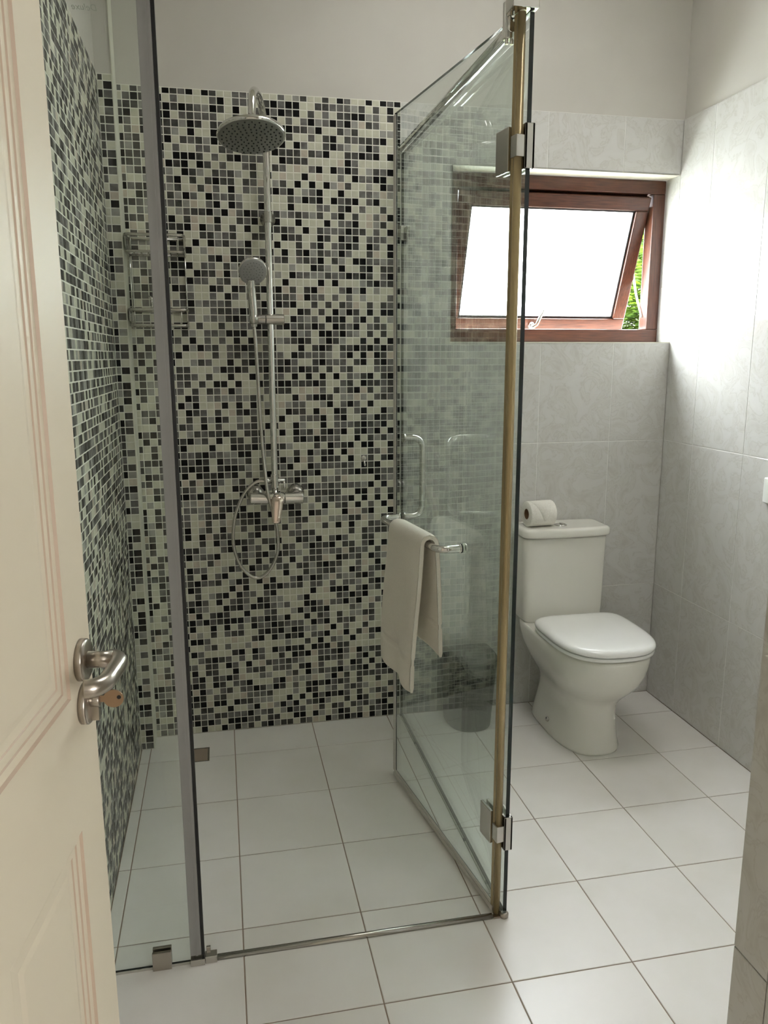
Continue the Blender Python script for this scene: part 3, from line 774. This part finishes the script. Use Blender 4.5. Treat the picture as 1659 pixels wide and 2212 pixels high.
for xx in (ra+0.002, rb_-0.002): obj('upright_rod', MB().tube([(xx, -0.0045, 1.50), (xx, -0.0045, 1.80)], 0.003, 8), M['chrome'], rk)
obj('hook', MB().tube([(ra+0.07, -0.02, 1.56), (ra+0.07, -0.05, 1.575), (ra+0.07, -0.06, 1.60), (ra+0.062, -0.045, 1.605)], 0.004, 8), M['chrome'], rk)

# ------------------------------------------------------------------ floor drain
dr = thing('floor_drain', 'square dark metal floor drain near the mosaic wall', 'drain', (0.103, -0.1715, -0.01))
mb = MB()
for a in ((0.0545, 0.1515, -0.2225, -0.2175), (0.0545, 0.1515, -0.1255, -0.1205), (0.0545, 0.0595, -0.2175, -0.1255), (0.1465, 0.1515, -0.2175, -0.1255)):
    mb.box(a[0], a[1], a[2], a[3], -0.008, -0.0005)
obj('rim', mb, M['chrome_soft'], dr)
dk = mat('dark_drain_steel', srgb(24, 24, 24), 0.9, 0.0, 0.05)
obj('tray', MB().box(0.0595, 0.1465, -0.2175, -0.1255, -0.009, -0.007), dk, dr, 'dark grating tray')
for k in range(7): obj('grate_bar', MB().box(0.060, 0.146, -0.2125 + k*0.012, -0.2065 + k*0.012, -0.007, -0.002), dk, dr)

# ------------------------------------------------------------------ toilet
TX = 1.530
def plan(cx, yb, yf, w, z, nf=2.3, nb=6.0, n=48, split=0.45):
    ym = yb + (yf-yb)*split
    pts = []
    for k in range(n):
        q = 2*math.pi*k/n
        c, s_ = math.cos(q), math.sin(q)
        e = nf if s_ < 0 else nb
        x = math.copysign(abs(c)**(2/e), c)*w
        y = abs(s_)**(2/e)
        y = ym + (ym - yf)*-y if s_ < 0 else ym + (yb-ym)*y
        pts.append((cx + x, y, z))
    return pts
to = thing('toilet', 'white ceramic close-coupled toilet with closed lid under the window', 'toilet', (TX, -0.3, 0))
secs = [(0.000, -0.055, -0.478, 0.120), (0.010, -0.053, -0.480, 0.122), (0.03, -0.056, -0.474, 0.1175), (0.09, -0.070, -0.464, 0.108), (0.14, -0.085, -0.461, 0.104), (0.175, -0.092, -0.468, 0.105), (0.20, -0.092, -0.486, 0.112), (0.225, -0.085, -0.512, 0.125), (0.255, -0.070, -0.545, 0.143), (0.29, -0.048, -0.574, 0.160), (0.325, -0.028, -0.592, 0.172), (0.36, -0.014, -0.602, 0.179), (0.388, -0.008, -0.605, 0.1815), (0.397, -0.008, -0.602, 0.179), (0.400, -0.010, -0.598, 0.175)]
obj('bowl', MB().rings([plan(TX, yb_, yf_, w_, z_, 2.6, 4.5) for z_, yb_, yf_, w_ in secs]), M['ceramic'], to, 'white ceramic bowl and pedestal')
obj('seat', MB().rings([plan(TX, -0.205, -0.599, 0.174, 0.4025, 2.6, 6), plan(TX, -0.202, -0.604, 0.178, 0.405, 2.6, 6), plan(TX, -0.202, -0.604, 0.178, 0.413, 2.6, 6), plan(TX, -0.204, -0.602, 0.176, 0.4165, 2.6, 6)]), M['seat_plastic'], to, 'white seat ring')
lidr = [(0.4195, 0.003), (0.4215, 0.0005), (0.426, -0.001), (0.433, 0.000), (0.439, 0.005), (0.4435, 0.014), (0.4465, 0.028), (0.4485, 0.05), (0.4495, 0.09)]
obj('seat_lid', MB().rings([plan(TX, -0.198-i_*0.7, -0.606+i_, 0.179-i_, z_, 2.6, 6) for z_, i_ in lidr]), M['seat_plastic'], to, 'closed white seat lid')
obj('hinge_bar', MB().cyl((TX-0.085, -0.193, 0.415), (TX+0.085, -0.193, 0.415), 0.011, 16).box(TX-0.075, TX-0.045, -0.20, -0.180, 0.401, 0.414).box(TX+0.045, TX+0.075, -0.20, -0.180, 0.401, 0.414), M['seat_plastic'], to)
CX = 1.5125
def rr_plan(cx, y0_, y1_, w_, z_, n_=5.0, bow=0.0):
    pts = []; cy = (y0_+y1_)/2; hy_ = (y1_-y0_)/2
    for k in range(56):
        q = 2*math.pi*k/56; c, s_ = math.cos(q), math.sin(q)
        x = math.copysign(abs(c)**(2/n_), c); y = math.copysign(abs(s_)**(2/n_), s_)
        yy = cy + hy_*y
        if s_ < 0: yy -= bow*(1 - x*x)
        pts.append((cx + w_*x, yy, z_))
    return pts
obj('cistern', MB().rings([rr_plan(CX, -0.155, -0.008, w_, z_, 9, 0.010) for z_, w_ in ((0.401, 0.155), (0.408, 0.160), (0.45, 0.162), (0.55, 0.165), (0.66, 0.168), (0.725, 0.170), (0.731, 0.168))]), M['ceramic'], to, 'white ceramic cistern')
obj('cistern_lid', MB().rings([rr_plan(CX+0.003, -0.166+i_, -0.006-i_*0.4, 0.178-i_, z_, 8, 0.012) for z_, i_ in ((0.7335, 0.006), (0.736, 0.001), (0.742, 0.0), (0.757, 0.0), (0.763, 0.002), (0.7675, 0.008), (0.769, 0.016))]), M['ceramic'], to, 'white cistern lid')
fb = obj('flush_button', MB().lathe([(0.024, 0.0), (0.024, 0.003), (0.020, 0.005)], (1.505, -0.105, 0.7685), (0, 0, 1), 28), M['chrome'], to, 'round chrome dual flush button')
obj('button_half', MB().rings([[(1.505 + 0.018*math.cos(a), -0.105 + 0.018*math.sin(a), z_) for a in [R(-80 + 16*k) for k in range(11)]] for z_ in (0.7735, 0.7755)]), M['chrome_soft'], fb)
obj('bolt_cap', MB().lathe([(0.010, 0), (0.010, 0.003), (0.006, 0.007), (0.0001, 0.008)], (TX-0.116, -0.262, 0.052), (-1, -0.1, 0), 16), M['chrome_soft'], to, 'small metal bolt cap')

# toilet roll on the cistern
tr_ = thing('toilet_roll', 'white toilet roll lying on the cistern lid', 'toilet roll', (1.418, -0.095, 0.7695))
rc = Vector((1.366, -0.102, 0.7695+0.0485)); ra_ = Vector((1.0, 0.06, 0)).normalized()
RL, RR = 0.104, 0.0485
obj('paper', MB().lathe([(0.0205, 0.0), (RR-0.002, 0.0), (RR, 0.002), (RR, RL-0.002), (RR-0.002, RL), (0.0205, RL), (0.0205, 0.0)], rc, ra_, 44, 0, False), M['paper'], tr_)
obj('core', MB().lathe([(0.0204, 0.0005), (0.0204, RL-0.0005), (0.0188, RL-0.0005), (0.0188, 0.0005), (0.0204, 0.0005)], rc, ra_, 32, 0, False), M['card'], tr_, 'brown cardboard core')
# folded-to-a-point end sheet wrapped on the front of the roll
sb_ = ra_.cross(Vector((0, 0, 1))).normalized()    # towards the camera
fl_ = MB(); ringa, ringb = [], []
for k in range(13):
    t = k/12; q = R(100 - 125*t)
    rad = RR + 0.0012
    mid = 0.55; a0 = RL*(0.02 + (mid-0.06)*t); a1 = RL*(0.98 - (0.98-mid-0.04)*t)
    e = Vector((0, 0, 1))*math.sin(q) + sb_*math.cos(q)
    ringa.append([rc + ra_*a0 + e*rad, rc + ra_*a1 + e*rad]); ringb.append([rc + ra_*a0 + e*(rad-0.001), rc + ra_*a1 + e*(rad-0.001)])
fl_.rings([[a[0], a[1], b[1], b[0]] for a, b in zip(ringa, ringb)], 0, True)
obj('folded_sheet', fl_, M['paper'], tr_, 'end sheet folded to a point')

# ------------------------------------------------------------------ waste bin
bn = thing('waste_bin', 'black plastic waste bin with lid greyed by a painted sky reflection seen through the glass beside the toilet', 'bin', (1.145, -0.16, 0))
bs = []
for z_, k_ in ((0.0, 0.80), (0.006, 0.83), (0.05, 0.86), (0.17, 0.93), (0.262, 0.985), (0.267, 1.0), (0.282, 1.0), (0.285, 0.985)):
    bs.append(plan(1.143, -0.045 - (1-k_)*0.04, -0.045-0.205*k_, 0.102*k_, z_, 2.5, 7, 44, 0.3))
obj('body', MB().rings(bs), M['bin'], bn, 'tapered black bin body')
obj('lid', MB().rings([plan(1.143, -0.050, -0.243, 0.097, 0.2855, 2.2, 7, 44, 0.25), plan(1.143, -0.050, -0.243, 0.097, 0.290, 2.2, 7, 44, 0.25), plan(1.143, -0.056, -0.235, 0.088, 0.297, 2.2, 7, 44, 0.25), plan(1.143, -0.07, -0.21, 0.06, 0.300, 2.2, 7, 44, 0.25)]), M['bin_lid'], bn, 'rounded lid with the sky reflection in its grey')

# white plate at the picture's right edge
pl = thing('wall_plate', 'white plastic fixture on the right tiled wall at the picture edge', 'wall fixture', (XR, -0.70, 0.93))
bevel(obj('plate', MB().box(XR-0.012, XR-0.0003, -0.775, -0.632, 0.935, 1.018), M['white_plastic'], pl), 0.004, 3)
bevel(obj('rocker', MB().box(XR-0.016, XR-0.0125, -0.72, -0.688, 0.955, 0.998), M['white_plastic'], pl), 0.002)

# ------------------------------------------------------------------ entrance door
E0 = Vector((0.0655, -1.852)); ed = Vector((0.133, 0.991)).normalized(); en = Vector((ed.y, -ed.x))
def ED(s, o, z): return (E0.x + ed.x*s + en.x*o, E0.y + ed.y*s + en.y*o, z)     # s <= 0 towards the hinges
def ebox(mb, s0, s1, o0, o1, za, zb, mi=0):
    P = [ED(s0,o0,za), ED(s1,o0,za), ED(s1,o1,za), ED(s0,o1,za), ED(s0,o0,zb), ED(s1,o0,zb), ED(s1,o1,zb), ED(s0,o1,zb)]
    return mb.add(P, [(0,1,2,3),(7,6,5,4),(4,5,1,0),(5,6,2,1),(6,7,3,2),(7,4,0,3)], mi)
DW, DT = 0.755, 0.040
ent = thing('door_1', 'cream panelled wooden entrance door standing open on the left', 'door', ED(-DW/2, -DT/2, 0))
ent['kind'] = 'structure'; del ent['category']
pr = [(-0.310, -0.085), (-0.670, -0.445)]
zr_ = [(0.20, 0.836), (1.008, 1.93)]
lf = MB()
ebox(lf, -0.085, 0, -DT, 0, 0.008, 2.04); ebox(lf, -DW, -0.670, -DT, 0, 0.008, 2.04); ebox(lf, -0.445, -0.310, -DT, 0, 0.008, 2.04)
for a, b in pr:
    for za, zb in ((0.008, 0.20), (0.836, 1.008), (1.93, 2.04)): ebox(lf, a, b, -DT, 0, za, zb)
obj('leaf', lf, M['door_paint'], ent, 'cream painted stiles and rails')
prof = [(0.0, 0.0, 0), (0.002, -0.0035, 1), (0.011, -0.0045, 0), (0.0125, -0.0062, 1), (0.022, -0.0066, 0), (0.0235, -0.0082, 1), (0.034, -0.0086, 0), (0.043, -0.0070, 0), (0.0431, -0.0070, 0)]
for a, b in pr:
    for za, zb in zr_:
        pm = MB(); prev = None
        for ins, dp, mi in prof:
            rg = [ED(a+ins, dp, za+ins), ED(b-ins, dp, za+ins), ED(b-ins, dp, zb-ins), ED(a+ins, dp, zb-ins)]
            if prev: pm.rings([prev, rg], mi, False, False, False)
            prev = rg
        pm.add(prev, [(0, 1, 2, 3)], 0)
        obj('panel', pm, [M['door_paint'], M['groove_shade']], ent, 'recessed panel with stepped moulding')
def rosette(s, z, name):
    return obj(name, MB().lathe([(0.0262, 0.0), (0.0262, 0.0075), (0.0245, 0.0095), (0.0125, 0.0097)], ED(s, 0, z), (en.x, en.y, 0), 40), M['steel'], ent, 'round brushed steel rosette')
HS, HZ = -0.042, 1.041
rosette(HS, HZ, 'rosette')
lh = MB()
lh.tube([ED(HS, 0.009, HZ), ED(HS, 0.040, HZ)], 0.0105, 18)
lh.tube(smooth_path([ED(HS+0.004, 0.034, HZ), ED(HS+0.003, 0.042, HZ), ED(HS-0.008, 0.049, HZ), ED(HS-0.024, 0.051, HZ), ED(HS-0.05, 0.051, HZ), ED(HS-0.072, 0.050, HZ), ED(HS-0.086, 0.042, HZ), ED(HS-0.090, 0.031, HZ)], 5), 0.0105, 18)
obj('lever_handle', lh, M['steel'], ent, 'brushed steel lever handle')
KZ = 0.984
ro = rosette(HS, KZ, 'lock_rosette')
obj('lock_cylinder', MB().lathe([(0.0088, 0.0), (0.0088, 0.018), (0.008, 0.019)], ED(HS, 0.002, KZ+0.004), (en.x, en.y, 0), 22).add([ED(HS-0.004, 0.004, KZ-0.022), ED(HS+0.004, 0.004, KZ-0.022), ED(HS+0.004, 0.004, KZ), ED(HS-0.004, 0.004, KZ), ED(HS-0.004, 0.019, KZ-0.022), ED(HS+0.004, 0.019, KZ-0.022), ED(HS+0.004, 0.019, KZ), ED(HS-0.004, 0.019, KZ)], [(0,1,2,3),(7,6,5,4),(4,5,1,0),(5,6,2,1),(6,7,3,2),(7,4,0,3)]), M['steel'], ro)
kb = MB(); kz = KZ + 0.005
kp = []
for k in range(24):
    q = 2*math.pi*k/24
    kp.append((0.037 + 0.0125*math.cos(q), 0.0115*math.sin(q)))
kb.rings([[ED(HS + ss, o_, kz + z_) for o_, z_ in kp] for ss in (-0.0012, 0.0012)], 0, False)
ebox(kb, HS-0.001, HS+0.001, 0.021, 0.028, kz-0.004, kz+0.004)
kb.tube([ED(HS-0.0016, 0.044, kz+0.002), ED(HS+0.0016, 0.044, kz+0.002)], 0.0026, 10, 1)
ky = obj('key', kb, [M['brass'], M['rubber']])
tag(ky, 'small worn brass key in the lock of the cream door', 'key')

# ------------------------------------------------------------------ garden outside the window
gd = struct(obj('ground', MB().box(-4, 9, 0.4, 14, -0.5, -0.4), noise_color(mat('lawn', srgb(60, 80, 36), 0.9), srgb(50, 68, 30), srgb(72, 92, 42), 2.0)), 'garden ground beyond the window')
M['leaf'] = noise_color(mat('bright_leaf', srgb(40, 62, 12), 0.6, 0, 0.2), srgb(26, 46, 8), srgb(72, 94, 14), 6.0, lo=0.35, hi=0.65)
M['bark'] = mat('bark', srgb(84, 66, 48), 0.9)
def shrub(cx, cy, cz, r, nfr, seed, label):
    t = thing('shrub', label, 'shrub', (cx, cy, -0.4), 'shrubs outside the window')
    rnd = random.Random(seed); lf_ = MB(); stx = MB()
    stx.tube(smooth_path([(cx, cy, -0.41), (cx+0.05, cy, cz*0.4), (cx-0.04, cy+0.05, cz)], 4), [0.04 - 0.003*i for i in range(9)], 8)
    for k in range(nfr):
        d = Vector((rnd.gauss(0, 1), rnd.gauss(0, 1), rnd.gauss(0, 1))).normalized()
        e_ = max(abs(d.x), abs(d.y), abs(d.z)*0.8)**0.6        # a clipped, boxy outline
        p = Vector((cx, cy, cz)) + Vector((d.x*r, d.y*r*0.7, d.z*r*1.25)) / e_ * (rnd.random()**0.4)
        v = (d + Vector((rnd.uniform(-.6, .6), rnd.uniform(-.6, .6), rnd.uniform(-.7, .3)))).normalized()
        sd_ = v.cross(Vector((rnd.uniform(-.3, .3), rnd.uniform(-.3, .3), 1))).normalized(); nn_ = sd_.cross(v)
        ln = rnd.uniform(0.10, 0.18)
        for i in range(7):
            c = p + v*(ln*i/6) - nn_*(0.03*(i/6)**2)
            for sg in (-1, 1):
                q = sd_*sg; l2 = 0.06*(1 - 0.5*abs(i/6-0.4)); w2 = v*0.013
                lf_.add([c, c + q*l2*0.5 + w2 + nn_*0.004, c + q*l2 + nn_*0.001, c + q*l2*0.5 - w2 + nn_*0.004], [(0, 1, 2, 3)], 0, False)
    obj('stem', stx, M['bark'], t)
    o = obj('foliage', lf_, M['leaf'], t, 'feathery bright green leaves'); o['kind'] = 'stuff'
shrub(2.98, 1.6, 1.42, 0.52, 2600, 5, 'bright green feathery shrub seen through the open window gap')
shrub(3.95, 3.5, 1.55, 0.8, 2600, 9, 'larger leafy shrub farther back in the garden outside the window')
